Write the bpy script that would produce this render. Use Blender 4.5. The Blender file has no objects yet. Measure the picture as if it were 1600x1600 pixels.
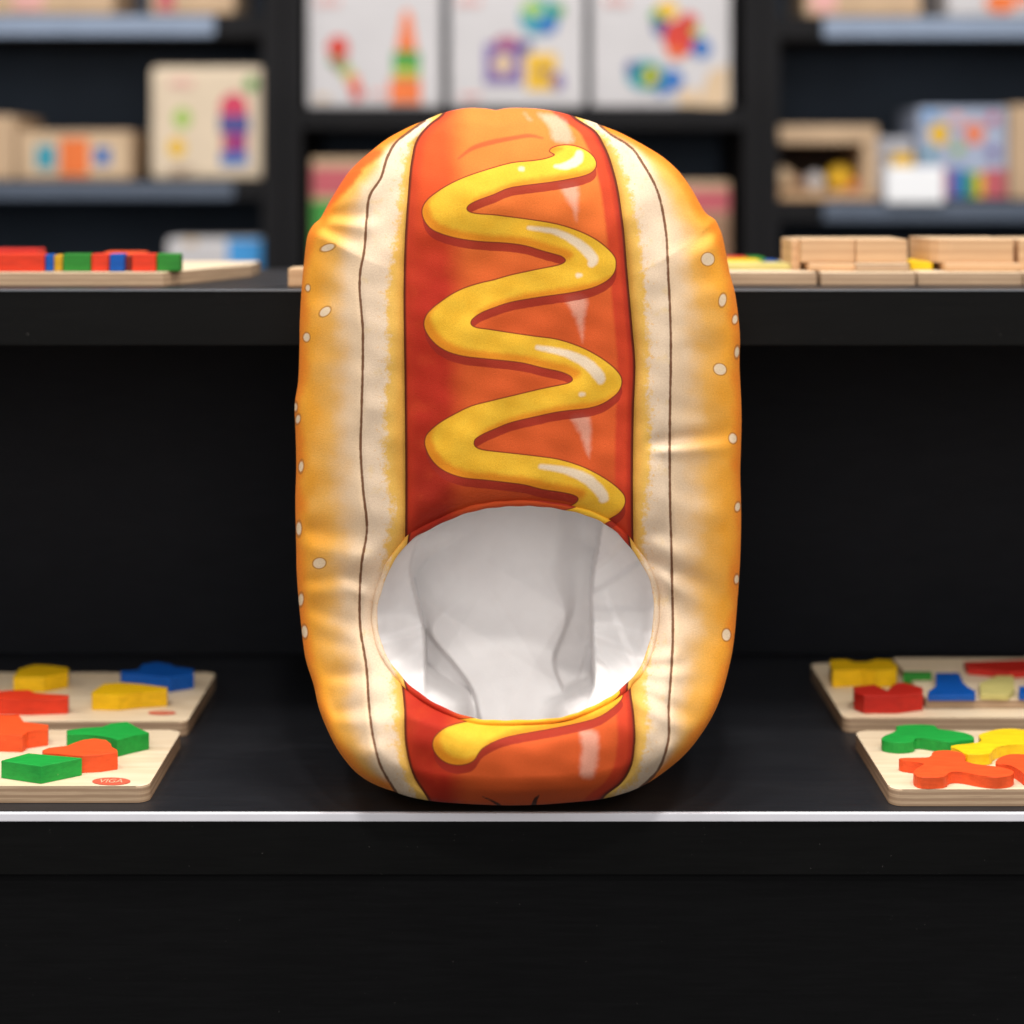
import bpy, bmesh, math, random
import numpy as np
from mathutils import Vector

random.seed(7)
rng = np.random.default_rng(7)
C = bpy.context.scene.collection
sc = bpy.context.scene

# ------------------------------------------------------------------ camera model (metres; the shelf top is z = 0, y = distance from the lens)
F, UC, VH, ZC = 3000.0, 800.0, 280.0, 0.363       # focal length in 1600-px units, vanishing point, lens height


def ray(u, v, D):
    return np.stack([(np.asarray(u) - UC) / F * D, np.asarray(D) + 0 * np.asarray(u), ZC - (np.asarray(v) - VH) / F * D], -1)


def on_plane(u, v, z):
    """Point of the horizontal plane at height z."""
    D = F * (ZC - z) / (v - VH)
    return ((u - UC) / F * D, D)


def X(u, D):
    return (u - UC) / F * D


def Z(v, D):
    return ZC - (v - VH) / F * D


cam = bpy.data.cameras.new('camera')
co = bpy.data.objects.new('camera', cam)
C.objects.link(co)
co.location = (0, 0, ZC)
co.rotation_euler = (math.pi / 2, 0, 0)
cam.sensor_width = 36
cam.lens = 36 * F / 1600
cam.shift_y = -(800 - VH) / 1600
cam.clip_start, cam.clip_end = 0.05, 60
cam.dof.use_dof = True
cam.dof.focus_distance = 1.115
cam.dof.aperture_fstop = cam.lens / 1000 / 0.0205
sc.camera = co

# ------------------------------------------------------------------ node helpers


def lin(r, g, b):
    f = lambda c: (c / 255 / 12.92) if c / 255 <= 0.04045 else ((c / 255 + 0.055) / 1.055) ** 2.4
    return (f(r), f(g), f(b), 1.0)


class NB:
    def __init__(s, name):
        s.m = bpy.data.materials.new(name)
        s.m.use_nodes = True
        s.t = s.m.node_tree
        s.b = s.t.nodes['Principled BSDF']

    def n(s, ty, **kw):
        nd = s.t.nodes.new(ty)
        for k, v in kw.items():
            setattr(nd, k, v)
        return nd

    def put(s, sock, val):
        if isinstance(val, bpy.types.NodeSocket):
            s.t.links.new(val, sock)
        else:
            sock.default_value = val

    def attr(s, name, out='Fac'):
        return s.n('ShaderNodeAttribute', attribute_name=name).outputs[out]

    def ma(s, op, a, b=0.0):
        nd = s.n('ShaderNodeMath', operation=op)
        s.put(nd.inputs[0], a)
        s.put(nd.inputs[1], b)
        return nd.outputs[0]

    def ramp(s, x, lo, hi, a=0.0, b=1.0):
        """smooth step of x from a at lo to b at hi"""
        nd = s.n('ShaderNodeMapRange', interpolation_type='SMOOTHSTEP')
        if lo > hi:
            lo, hi, a, b = hi, lo, b, a
        s.put(nd.inputs[0], x)
        for i, v in enumerate((lo, hi, a, b)):
            nd.inputs[i + 1].default_value = v
        return nd.outputs[0]

    def mix(s, fac, a, b, mode='MIX'):
        nd = s.n('ShaderNodeMix', data_type='RGBA', blend_type=mode)
        s.put(nd.inputs[0], fac)
        s.put(nd.inputs[6], a)
        s.put(nd.inputs[7], b)
        return nd.outputs[2]

    def noise(s, vec, scale, detail=3.0, rough=0.55, out=0):
        nd = s.n('ShaderNodeTexNoise')
        s.put(nd.inputs['Vector'], vec)
        nd.inputs['Scale'].default_value = scale
        nd.inputs['Detail'].default_value = detail
        nd.inputs['Roughness'].default_value = rough
        return nd.outputs[out]

    def obj(s, scale=(1, 1, 1)):
        tc = s.n('ShaderNodeTexCoord')
        mp = s.n('ShaderNodeMapping')
        s.t.links.new(tc.outputs['Object'], mp.inputs['Vector'])
        mp.inputs['Scale'].default_value = scale
        return mp.outputs[0]

    def bump(s, h, strength, dist):
        nd = s.n('ShaderNodeBump')
        nd.inputs['Strength'].default_value = strength
        nd.inputs['Distance'].default_value = dist
        s.put(nd.inputs['Height'], h)
        s.t.links.new(nd.outputs[0], s.b.inputs['Normal'])

    def done(s, col, rough=0.6, spec=0.5, sheen=0.0):
        s.put(s.b.inputs['Base Color'], col)
        s.put(s.b.inputs['Roughness'], rough)
        s.b.inputs['Specular IOR Level'].default_value = spec
        s.b.inputs['Sheen Weight'].default_value = sheen
        return s.m


def mat_plain(name, rgb, rough=0.55, spec=0.5, var=0.12, scale=60, bump=0.0):
    n = NB(name)
    c = lin(*rgb)
    d = tuple(x * (1 - var) for x in c[:3]) + (1,)
    e = tuple(min(1, x * (1 + var)) for x in c[:3]) + (1,)
    f = n.noise(n.obj(), scale, 4)
    col = n.mix(n.ramp(f, 0.3, 0.7), d, e)
    if bump:
        n.bump(n.noise(n.obj(), scale * 14, 3), bump, 0.0004)
    return n.done(col, rough, spec)


def mat_black(name, rgb, rough, spec, dust=0.5):
    n = NB(name)
    c = lin(*rgb)
    g = n.noise(n.obj((4, 60, 60)), 7.0, 6, 0.65)
    col = n.mix(n.ramp(g, 0.3, 0.72), tuple(x * 0.86 for x in c[:3]) + (1,), tuple(x * 1.15 for x in c[:3]) + (1,))
    rub = n.noise(n.obj((3, 9, 9)), 3.0, 5, 0.6)
    col = n.mix(n.ramp(rub, 0.58, 0.8, 0, 0.25), col, tuple(x * 2.2 for x in c[:3]) + (1,))
    sp = n.noise(n.obj(), 420, 2, 0.6)
    col = n.mix(n.ramp(sp, 0.735, 0.80, 0, dust), col, lin(120, 116, 112))
    n.bump(g, 0.12, 0.0005)
    ro = n.ma('ADD', n.ma('MULTIPLY', rub, 0.3), rough - 0.15)
    return n.done(col, ro, spec)


def mat_wood(name, top, dark, side, sd, along=(3, 45, 45), layer=2600.0):
    """Pale plywood: fine streaks on the faces, thin glued layers on the edges."""
    n = NB(name)
    g = n.noise(n.obj(along), 4.0, 6, 0.6)
    big = n.noise(n.obj(), 14, 2)
    face = n.mix(n.ramp(g, 0.3, 0.75), lin(*top), lin(*dark))
    face = n.mix(n.ramp(big, 0.35, 0.7, 0, 0.35), face, lin(*dark))
    geo = n.n('ShaderNodeNewGeometry')
    sx = n.n('ShaderNodeSeparateXYZ')
    n.t.links.new(geo.outputs['Normal'], sx.inputs[0])
    up = n.ramp(sx.outputs[2], 0.45, 0.85)
    sp = n.n('ShaderNodeSeparateXYZ')
    n.t.links.new(n.obj(), sp.inputs[0])
    wob = n.ma('MULTIPLY', n.noise(n.obj((6, 6, 40)), 5, 3), 2.0)
    ph = n.ma('ADD', n.ma('MULTIPLY', sp.outputs[2], layer), wob)
    lay = n.ramp(n.ma('SINE', ph), -0.5, 0.75)
    st = n.noise(n.obj((8, 8, 260)), 6, 4)
    edge = n.mix(lay, lin(*side), lin(*sd))
    edge = n.mix(n.ramp(st, 0.35, 0.7, 0, 0.6), edge, lin(*sd))
    n.bump(g, 0.15, 0.0006)
    return n.done(n.mix(up, edge, face), 0.55, 0.35)


def mat_paintwood(name, rgb):
    n = NB(name)
    c = lin(*rgb)
    d = tuple(x * 0.72 for x in c[:3]) + (1,)
    g = n.noise(n.obj((12, 60, 60)), 5, 5, 0.65)
    sp = n.noise(n.obj(), 900, 2)
    col = n.mix(n.ramp(g, 0.3, 0.72, 0, 0.75), c, d)
    wear = n.noise(n.obj(), 130, 5, 0.7)
    col = n.mix(n.ramp(wear, 0.66, 0.76, 0, 0.35), col, lin(226, 196, 156))
    fine = n.noise(n.obj((30, 260, 260)), 4, 4, 0.7)
    col = n.mix(n.ramp(fine, 0.5, 0.75, 0, 0.3), col, d)
    n.bump(n.ma('ADD', g, n.ma('MULTIPLY', sp, 0.4)), 0.25, 0.0007)
    return n.done(col, 0.52, 0.3)


# ------------------------------------------------------------------ object helpers


def tag(o, label=None, cat=None, group=None, kind=None):
    for k, v in (('label', label), ('category', cat), ('group', group), ('kind', kind)):
        if v:
            o[k] = v
    return o


def empty(name, loc, label=None, cat=None, group=None):
    o = bpy.data.objects.new(name, None)
    o.empty_display_size = 0.02
    C.objects.link(o)
    o.location = loc
    return tag(o, label, cat, group)


def world_loc(p):
    v = Vector((0, 0, 0))
    while p:
        v += p.location
        p = p.parent
    return v


def link(name, me, mats, parent=None, smooth=False):
    """Mesh in world coordinates -> object whose origin is at its base."""
    n = len(me.vertices)
    a = np.empty(n * 3, np.float32)
    me.vertices.foreach_get('co', a)
    a = a.reshape(-1, 3)
    lo, hi = a.min(0), a.max(0)
    base = np.array([(lo[0] + hi[0]) / 2, (lo[1] + hi[1]) / 2, lo[2]])
    me.vertices.foreach_set('co', (a - base).astype(np.float32).ravel())
    o = bpy.data.objects.new(name, me)
    for m in (mats if isinstance(mats, (list, tuple)) else [mats]):
        me.materials.append(m)
    C.objects.link(o)
    o.location = Vector(base)
    if parent:
        o.parent = parent
        o.location = Vector(base) - world_loc(parent)
    me.polygons.foreach_set('use_smooth', [smooth] * len(me.polygons))
    me.update()
    return o


def bm_mesh(name, bm):
    bmesh.ops.recalc_face_normals(bm, faces=bm.faces)
    me = bpy.data.meshes.new(name)
    bm.to_mesh(me)
    bm.free()
    return me


def add_box(bm, x0, x1, y0, y1, z0, z1, bev=0.0, seg=2, mi=0):
    vs = [bm.verts.new(p) for p in ((x0, y0, z0), (x1, y0, z0), (x1, y1, z0), (x0, y1, z0), (x0, y0, z1), (x1, y0, z1), (x1, y1, z1), (x0, y1, z1))]
    fs = [bm.faces.new([vs[i] for i in f]) for f in ((0, 3, 2, 1), (4, 5, 6, 7), (0, 1, 5, 4), (1, 2, 6, 5), (2, 3, 7, 6), (3, 0, 4, 7))]
    for f in fs:
        f.material_index = mi
    if bev:
        es = list({e for f in fs for e in f.edges})
        bmesh.ops.bevel(bm, geom=es, offset=bev, segments=seg, profile=0.6, affect='EDGES')


def box(name, x0, x1, y0, y1, z0, z1, mat, parent=None, bev=0.0, seg=2):
    bm = bmesh.new()
    add_box(bm, min(x0, x1), max(x0, x1), y0, y1, min(z0, z1), max(z0, z1), bev, seg)
    return link(name, bm_mesh(name, bm), mat, parent)


def add_prism(bm, pts, z0, z1, bev=0.0, mi=0):
    a = sum(p[0] * q[1] - q[0] * p[1] for p, q in zip(pts, pts[1:] + pts[:1]))
    if a < 0:
        pts = pts[::-1]
    lo = [bm.verts.new((x, y, z0)) for x, y in pts]
    hi = [bm.verts.new((x, y, z1)) for x, y in pts]
    n = len(pts)
    ft = bm.faces.new(hi)
    ft.material_index = mi
    bm.faces.new(lo[::-1]).material_index = mi
    for i in range(n):
        bm.faces.new((lo[i], lo[(i + 1) % n], hi[(i + 1) % n], hi[i])).material_index = mi
    if bev:
        bmesh.ops.bevel(bm, geom=list(ft.edges), offset=bev, segments=2, profile=0.6, affect='EDGES')


def prism(name, pts, z0, z1, mat, parent=None, bev=0.0):
    bm = bmesh.new()
    add_prism(bm, pts, z0, z1, bev)
    return link(name, bm_mesh(name, bm), mat, parent)


def rounded_rect(x0, x1, y0, y1, r, n=7):
    out = []
    for cx, cy, a0 in ((x1 - r, y0 + r, -90), (x1 - r, y1 - r, 0), (x0 + r, y1 - r, 90), (x0 + r, y0 + r, 180)):
        for i in range(n + 1):
            a = math.radians(a0 + 90 * i / n)
            out.append((cx + r * math.cos(a), cy + r * math.sin(a)))
    return out


def smooth_closed(pts, k=4, cornered=0.0):
    """Closed Catmull-Rom through pts."""
    n = len(pts)
    out = []
    for i in range(n):
        p0, p1, p2, p3 = (np.array(pts[(i + j - 1) % n], float) for j in range(4))
        for j in range(k):
            t = j / k
            q = 0.5 * ((2 * p1) + (-p0 + p2) * t + (2 * p0 - 5 * p1 + 4 * p2 - p3) * t * t + (-p0 + 3 * p1 - 3 * p2 + p3) * t ** 3)
            out.append(tuple(q))
    return out


# ------------------------------------------------------------------ materials
M = {}
M['shelf'] = mat_black('black_laminate', (29, 30, 34), 0.42, 0.34)
M['fascia'] = mat_black('black_fascia_laminate', (14, 14, 14), 0.6, 0.1, 0.3)
M['panel'] = mat_black('matt_black_panel', (17, 17, 18), 0.8, 0.08, 0.10)
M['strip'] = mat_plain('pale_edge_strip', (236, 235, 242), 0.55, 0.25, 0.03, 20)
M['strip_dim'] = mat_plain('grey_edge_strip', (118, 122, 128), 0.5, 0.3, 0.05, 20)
M['riser'] = mat_black('charcoal_riser', (29, 30, 34), 0.8, 0.1, 0.3)
M['case'] = mat_plain('charcoal_bookcase', (22, 21, 23), 0.65, 0.18, 0.12, 9)
M['case_back'] = mat_plain('dark_blue_grey_back', (72, 83, 98), 0.75, 0.3, 0.15, 4)
M['rail'] = mat_plain('lit_blue_grey_rail', (138, 152, 174), 0.4, 0.5, 0.05, 20)  # top rails: their brighter reflection is painted into the colour
M['rail_dim'] = mat_plain('shaded_blue_grey_rail', (84, 94, 110), 0.45, 0.5, 0.05, 20)  # lower rails: weaker light put into a darker colour
M['ply'] = mat_wood('maple_plywood', (232, 213, 184), (216, 192, 158), (192, 164, 134), (160, 132, 105), layer=1800.0)
M['beech'] = mat_wood('beech_block', (216, 186, 150), (200, 166, 128), (208, 170, 130), (196, 156, 117), (3, 60, 60), 900)
M['kraft'] = mat_plain('kraft_card', (196, 166, 134), 0.7, 0.3, 0.07, 18)
M['cream_card'] = mat_plain('cream_card', (222, 202, 176), 0.6, 0.3, 0.04, 12)
M['white_card'] = mat_plain('white_card', (202, 198, 199), 0.55, 0.4, 0.03, 12)
M['white'] = mat_plain('white_plastic', (250, 250, 252), 0.4, 0.5, 0.01, 12)
M['grey_card'] = mat_plain('blue_grey_card', (164, 174, 196), 0.55, 0.4, 0.06, 14)
M['clear'] = mat_plain('frosted_plastic', (170, 170, 178), 0.4, 0.5, 0.06, 20)
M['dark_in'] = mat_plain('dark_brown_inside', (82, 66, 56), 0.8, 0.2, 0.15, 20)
INK = dict(red=(205, 62, 48), orange=(232, 118, 58), yellow=(230, 182, 44), green=(60, 150, 62), lime=(160, 192, 92), blue=(52, 110, 178),
           navy=(60, 78, 140), teal=(58, 150, 170), purple=(120, 96, 158), magenta=(150, 50, 116), pink=(206, 66, 96), rose=(226, 168, 162),
           beige=(214, 186, 152), sky=(66, 150, 214), salmon=(226, 130, 96), brown=(150, 116, 92), rosy=(190, 92, 100), plum=(170, 90, 120))
for k, v in INK.items():
    M['ink_' + k] = mat_plain('ink_' + k, v, 0.55, 0.35, 0.06, 30)
for k, v in dict(red=(222, 58, 28), orange=(240, 88, 38), green=(30, 160, 62), green_dull=(44, 132, 44), yellow=(236, 186, 12), blue=(8, 84, 172), crimson=(190, 38, 26), pale=(206, 194, 120),
                 dark_red=(126, 40, 28), gold=(214, 160, 30), lemon=(246, 206, 22)).items():
    M['paint_' + k] = mat_paintwood('painted_wood_' + k, v)
M['stamp'] = mat_plain('red_stamp_ink', (206, 92, 68), 0.6, 0.3, 0.1, 200)
M['stamp_gap'] = mat_plain('bare_wood_in_stamp', (236, 178, 146), 0.6, 0.3, 0.05, 200)
M['floor'] = mat_plain('dark_floor', (60, 56, 52), 0.5, 0.4, 0.1, 3)

# ------------------------------------------------------------------ the display stand
DE, DU = 1.100, 1.240                                   # front edge of the lower shelf and of the upper tier
ZU = Z(452.0, DU)                                       # top of the upper tier
stand = empty('display_stand', (0, 1.25, -0.9), 'black stepped shop display stand with pale edge strips and two tiers', 'display stand')
W = 1.3
th = 85 / F * DE
box('shelf_board', -W, W, DE + 0.0035, 1.47, -0.028, 0.0, M['shelf'], stand)
zt, zb = Z(1267.5, DE), Z(1284, DE)
box('edge_strip', -W, W, DE, DE + 0.0033, zb, -0.0003, M['strip'], stand, 0.0006)
box('fascia', -W, W, DE + 0.0008, DE + 0.018, Z(1368, DE), zb - 0.0003, M['fascia'], stand, 0.0005)
box('base_panel', -W, W, DE + 0.004, DE + 0.02, -0.9, Z(1369, DE), M['panel'], stand, 0.0006)
box('riser_panel', -W, W, 1.4705, 1.49, -0.02, ZU - 0.036, M['riser'], stand)
box('shelf_board', -W, W, DU + 0.0022, 1.52, ZU - 0.03, ZU, M['shelf'], stand)
box('edge_strip', -W, W, DU, DU + 0.002, Z(455.2, DU), ZU - 0.0002, M['strip_dim'], stand, 0.0004)
box('fascia', -W, W, DU + 0.0006, DU + 0.018, Z(540, DU), Z(455.8, DU), M['fascia'], stand, 0.0006)
box('back_panel', -W, W, 1.5205, 1.54, -0.9, ZU - 0.001, M['panel'], stand)

# floor and back wall of the shop
for nm, vs in (('floor', [(-5, -3, -0.9), (5, -3, -0.9), (5, 5, -0.9), (-5, 5, -0.9)]), ('back_wall', [(-5, 3.1, -0.9), (5, 3.1, -0.9), (5, 3.1, 2.6), (-5, 3.1, 2.6)])):
    me = bpy.data.meshes.new(nm)
    me.from_pydata(vs, [], [(0, 1, 2, 3)])
    tag(link(nm, me, M['floor'] if nm == 'floor' else M['case_back']), kind='structure')

# ------------------------------------------------------------------ bookcases behind
DB = 2.6
bx_ = lambda u: X(u, DB)
bz_ = lambda v: Z(v, DB)


def bookcase(label, u0, u1, shelves, uw):
    e = empty('bookcase', ((bx_(u0) + bx_(u1)) / 2, DB + 0.15, -0.9), label, 'bookcase', 'charcoal bookcases along the back')
    top = 1.1
    for a, b in ((u0, u0 + uw[0]), (u1 - uw[1], u1)):
        box('upright', bx_(a), bx_(b), DB, DB + 0.32, -0.9, top, M['case'], e, 0.002)
    box('back_panel', bx_(u0 + uw[0]), bx_(u1 - uw[1]), DB + 0.30, DB + 0.318, -0.9, top, M['case_back'], e)
    for v0, v1, rail, ru0, ru1 in shelves:
        s = box('shelf', bx_(u0 + uw[0]) + 0.0005, bx_(u1 - uw[1]) - 0.0005, DB + 0.006, DB + 0.2995, bz_(v1), bz_(v0), M['case'], e, 0.001)
        if rail:
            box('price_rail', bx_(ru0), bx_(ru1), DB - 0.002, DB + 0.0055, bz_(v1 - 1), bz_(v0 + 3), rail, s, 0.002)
    return e


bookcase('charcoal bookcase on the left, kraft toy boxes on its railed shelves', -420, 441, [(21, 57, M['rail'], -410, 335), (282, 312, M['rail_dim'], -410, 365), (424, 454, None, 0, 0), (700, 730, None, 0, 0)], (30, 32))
bookcase('charcoal bookcase in the middle holding three white toy boxes in a row', 443, 1189, [(168, 200, None, 0, 0), (422, 452, None, 0, 0), (700, 730, None, 0, 0)], (27, 26))
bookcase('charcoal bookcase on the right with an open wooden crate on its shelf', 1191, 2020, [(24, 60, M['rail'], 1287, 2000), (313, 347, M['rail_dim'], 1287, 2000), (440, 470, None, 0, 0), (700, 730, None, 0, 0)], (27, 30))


def decal(bm, shapes, D, mats):
    """Flat printed shapes on a box front (x-z plane), 0.6 mm proud."""
    for i, (kind, ink, a) in enumerate(shapes):
        m = M['ink_' + ink]
        if m not in mats:
            mats.append(m)
        mi = mats.index(m)
        d = D - 0.0006 - 0.0002 * i
        if kind == 'e':
            u, v, ru, rv = a
            pts = [(u + ru * math.cos(t * math.pi / 12), v + rv * math.sin(t * math.pi / 12)) for t in range(24)]
        elif kind == 'r':
            pts = [(a[0], a[1]), (a[2], a[1]), (a[2], a[3]), (a[0], a[3])]
        else:
            pts = a
        vs = [bm.verts.new((X(u, DB), d, Z(v, DB))) for u, v in pts]
        f = bm.faces.new(vs)
        f.material_index = mi
        f.normal_update()
        if f.normal.y > 0:
            f.normal_flip()


def print_on(o, shapes, D):
    """The printed picture goes into the box's own mesh, on its front."""
    if not shapes:
        return
    bm = bmesh.new()
    bm.from_mesh(o.data)
    for q in bm.verts:
        q.co += o.location
    mats = [o.data.materials[0]]
    decal(bm, shapes, D, mats)
    for q in bm.verts:
        q.co -= o.location
    bm.to_mesh(o.data)
    bm.free()
    for m in mats[1:]:
        o.data.materials.append(m)


def toy_box(label, u0, u1, v0, v1, mat, shapes=(), depth=0.16, back=0.02, group='toy boxes on the bookcase shelves', bev=0.004, name='toy_box'):
    D = DB + back
    o = box(name, bx_(u0), bx_(u1), D, D + depth, bz_(v1) + 0.0005, bz_(v0), mat, None, bev)
    tag(o, label, 'box', group)
    print_on(o, shapes, D)
    return o


text_bars = lambda u, v, ink='rose': [('r', ink, (u + 13 * i, v - (3 if i % 2 else 0), u + 9 + 13 * i, v + 10)) for i in range(3)]
# left bookcase
toy_box('long kraft box above the squat one, cut by the top edge', -60, 172, -140, 21, M['kraft'], [('r', 'rose', (15, -14, 62, 12)), ('r', 'salmon', (30, -40, 90, -18))])
toy_box('kraft box above the tall cream box, pink mark at its lower corner', 230, 362, -140, 21, M['kraft'], [('r', 'rosy', (242, -30, 268, 14))])
toy_box('plain kraft box at the left edge, beside the squat printed one', -70, 17, 180, 281, M['kraft'])
toy_box('squat kraft box printed with blue and orange squares', 21, 200, 204, 281, M['kraft'], [('r', 'beige', (38, 216, 190, 272)), ('r', 'teal', (50, 226, 82, 264)), ('r', 'orange', (88, 216, 134, 274)), ('r', 'blue', (143, 230, 168, 258))])
toy_box('tall cream box picturing a stacked pink and blue tower', 230, 418, 102, 281, M['cream_card'],
        [('e', 'lime', (281, 184, 14, 16)), ('e', 'yellow', (272, 230, 14, 15)), ('e', 'pink', (362, 168, 22, 24)), ('r', 'navy', (339, 180, 387, 206)), ('r', 'magenta', (346, 206, 383, 238)), ('r', 'blue', (341, 238, 384, 258)),
         ('e', 'green', (389, 130, 10, 11)), ('r', 'brown', (262, 262, 300, 265)), ('r', 'brown', (262, 269, 286, 272)), ('r', 'rosy', (344, 208, 352, 236))] + text_bars(262, 124), bev=0.01)
wb = box('toy_box', bx_(255), bx_(420), DB + 0.02, DB + 0.14, bz_(424), bz_(373), M['white_card'], None, 0.008)
tag(wb, 'low white box with a blue end behind the block board', 'box', 'toy boxes on the bookcase shelves')
print_on(wb, [('r', 'sky', (352, 375, 417, 422)), ('r', 'beige', (286, 374, 304, 384))], DB + 0.02)
# middle bookcase
toy_box('white box picturing a stacking cone and a caterpillar rattle', 478, 688, -150, 167, M['white_card'],
        [('e', 'red', (526, 74, 17, 20)), ('e', 'brown', (530, 98, 12, 14)), ('e', 'lime', (541, 112, 10, 11)), ('e', 'salmon', (550, 126, 11, 12)), ('e', 'red', (556, 144, 10, 12)),
         ('p', 'orange', [(618, 78), (650, 78), (641, 20), (634, 12), (628, 20)]), ('r', 'green', (613, 80, 655, 106)), ('r', 'lime', (613, 106, 655, 120)), ('r', 'orange', (608, 122, 656, 160)), ('r', 'green', (512, 90, 524, 100)), ('r', 'beige', (492, 148, 512, 156)), ('r', 'rose', (580, 140, 602, 148)), ('e', 'yellow', (632, 112, 8, 6))] + text_bars(494, -4))
toy_box('white box picturing a purple block beside a yellow cylinder', 702, 914, -150, 167, M['white_card'],
        [('e', 'teal', (843, 24, 32, 30)), ('e', 'lime', (833, 12, 18, 12)), ('e', 'blue', (856, 38, 16, 14)), ('r', 'purple', (757, 66, 816, 130)), ('e', 'beige', (786, 98, 16, 17)), ('r', 'yellow', (822, 82, 870, 140)), ('e', 'plum', (792, 64, 20, 10)), ('e', 'purple', (872, 126, 10, 14)), ('e', 'navy', (822, 70, 10, 10)), ('e', 'brown', (850, 110, 12, 8)), ('r', 'rose', (720, 146, 750, 153)), ('e', 'green', (872, 14, 10, 10))] + text_bars(715, -4))
toy_box('white box picturing clustered red blue and green bricks', 926, 1144, -150, 167, M['white_card'],
        [('p', 'beige', [(1090, 166), (1140, 166), (1140, 100), (1110, 110)]), ('e', 'navy', (1035, 40, 14, 16)), ('e', 'yellow', (1044, 14, 18, 14)), ('e', 'red', (1064, 58, 26, 30)), ('e', 'blue', (1098, 74, 16, 16)), ('e', 'teal', (1010, 116, 30, 24)), ('e', 'blue', (1050, 124, 20, 18)), ('e', 'green', (1018, 118, 18, 18)), ('e', 'yellow', (1019, 118, 9, 10)), ('e', 'red', (1078, 30, 14, 12)), ('e', 'green', (1026, 22, 9, 9)), ('e', 'orange', (1056, 82, 12, 9)), ('e', 'navy', (988, 104, 10, 10)), ('e', 'blue', (1034, 140, 9, 8)), ('e', 'lime', (1090, 48, 8, 8)), ('r', 'beige', (1062, 138, 1092, 164))] + text_bars(946, -4))
toy_box('pink and green toy box partly hidden left of the costume', 484, 640, 247, 421, M['kraft'], [('r', 'rosy', (486, 262, 638, 306)), ('r', 'green', (486, 314, 638, 420))])
toy_box('dusky pink box partly hidden right of the costume', 1010, 1143, 284, 421, M['kraft'], [('r', 'rosy', (1012, 296, 1141, 332)), ('r', 'brown', (1012, 336, 1141, 420))])
# right bookcase
toy_box('long kraft box on the right bookcase, cut by the top edge', 1262, 1445, -140, 24, M['kraft'], [('r', 'rose', (1272, -30, 1310, 15))])
toy_box('white box with an orange patch, cut by the top edge', 1487, 1660, -140, 24, M['white_card'], [('e', 'orange', (1570, 2, 26, 16)), ('e', 'salmon', (1610, -8, 20, 14))])
cr = empty('open_crate', (bx_(1290), DB + 0.1, bz_(313)), 'open wooden crate of small toys on the right bookcase', 'crate')
D0 = DB + 0.015
box('base', bx_(1205), bx_(1375), D0, D0 + 0.2, bz_(312.5), bz_(300), M['beech'], cr, 0.002)
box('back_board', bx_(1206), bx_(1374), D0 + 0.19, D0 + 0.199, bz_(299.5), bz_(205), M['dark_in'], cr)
box('top_rail', bx_(1205), bx_(1375), D0, D0 + 0.2, bz_(224), bz_(196), M['kraft'], cr, 0.003)
for a, b in ((1205, 1214), (1352, 1375)):
    box('side_board', bx_(a), bx_(b), D0, D0 + 0.2, bz_(299.5), bz_(224.5), M['kraft'], cr, 0.002)
for nm, lab, u, v, r, m in (('toy_ball', 'beige ball lying in the wooden crate', 1232, 281, 20, 'ink_beige'), ('toy_ball', 'pale pink ball lying in the wooden crate', 1285, 284, 16, 'white_card'), ('toy_ball', 'orange yellow ball lying in the wooden crate', 1325, 276, 22, 'ink_yellow'), ('toy_ball', 'small red ball at the right end of the crate', 1344, 286, 12, 'ink_salmon'), ('toy_ball', 'brown ball between the beige and pale pink ones', 1258, 285, 13, 'ink_brown')):
    bm = bmesh.new()
    bmesh.ops.create_uvsphere(bm, u_segments=20, v_segments=12, radius=r * DB / F)
    for q in bm.verts:
        q.co += Vector((bx_(u), D0 + 0.05, bz_(300) + r * DB / F + 0.0003))
    tag(link(nm, bm_mesh(nm, bm), M[m], None, True), lab, 'toy', 'toys in the wooden crate')
fb = box('frosted_box', bx_(1381), bx_(1440), DB + 0.05, DB + 0.13, bz_(312.5), bz_(214), M['clear'], None, 0.006)
tag(fb, 'frosted box with a yellow patch behind the white card', 'box')
box('yellow_patch', bx_(1404), bx_(1438), DB + 0.048, DB + 0.0495, bz_(275), bz_(238), M['ink_yellow'], fb)
pc = box('price_card', bx_(1382), bx_(1472), DB - 0.012, DB - 0.006, bz_(317), bz_(261), M['white'], None, 0.0025)
tag(pc, 'blank white price card clipped on the right shelf', 'price card')
toy_box('blue grey box with yellow and orange dots above rainbow bars', 1446, 1586, 166, 312, M['grey_card'],
        [('e', 'yellow', (1478, 208, 16, 19)), ('e', 'salmon', (1533, 207, 17, 19)), ('r', 'plum', (1474, 264, 1496, 308)), ('r', 'blue', (1496, 264, 1520, 308)), ('r', 'green', (1520, 268, 1536, 308)), ('r', 'yellow', (1536, 270, 1548, 308)), ('r', 'rosy', (1548, 264, 1583, 308)), ('e', 'sky', (1462, 180, 8, 8)), ('e', 'rose', (1505, 184, 10, 9)), ('e', 'lime', (1507, 232, 9, 8)), ('e', 'purple', (1562, 236, 10, 9)), ('e', 'teal', (1462, 240, 9, 9)), ('e', 'pink', (1562, 184, 8, 8))], back=0.04)
toy_box('tall kraft box beside the rainbow printed one', 1588, 1700, 163, 312, M['kraft'], back=0.03)

# ------------------------------------------------------------------ puzzle boards on the lower shelf
TB = 0.010


def board(label, outline, z0, z1, group, name='puzzle_board', mat=None, bev=0.0012):
    o = prism(name, outline, z0 + 0.0002, z1, mat or M['ply'], None, bev)
    return tag(o, label, 'puzzle board', group)


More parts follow.
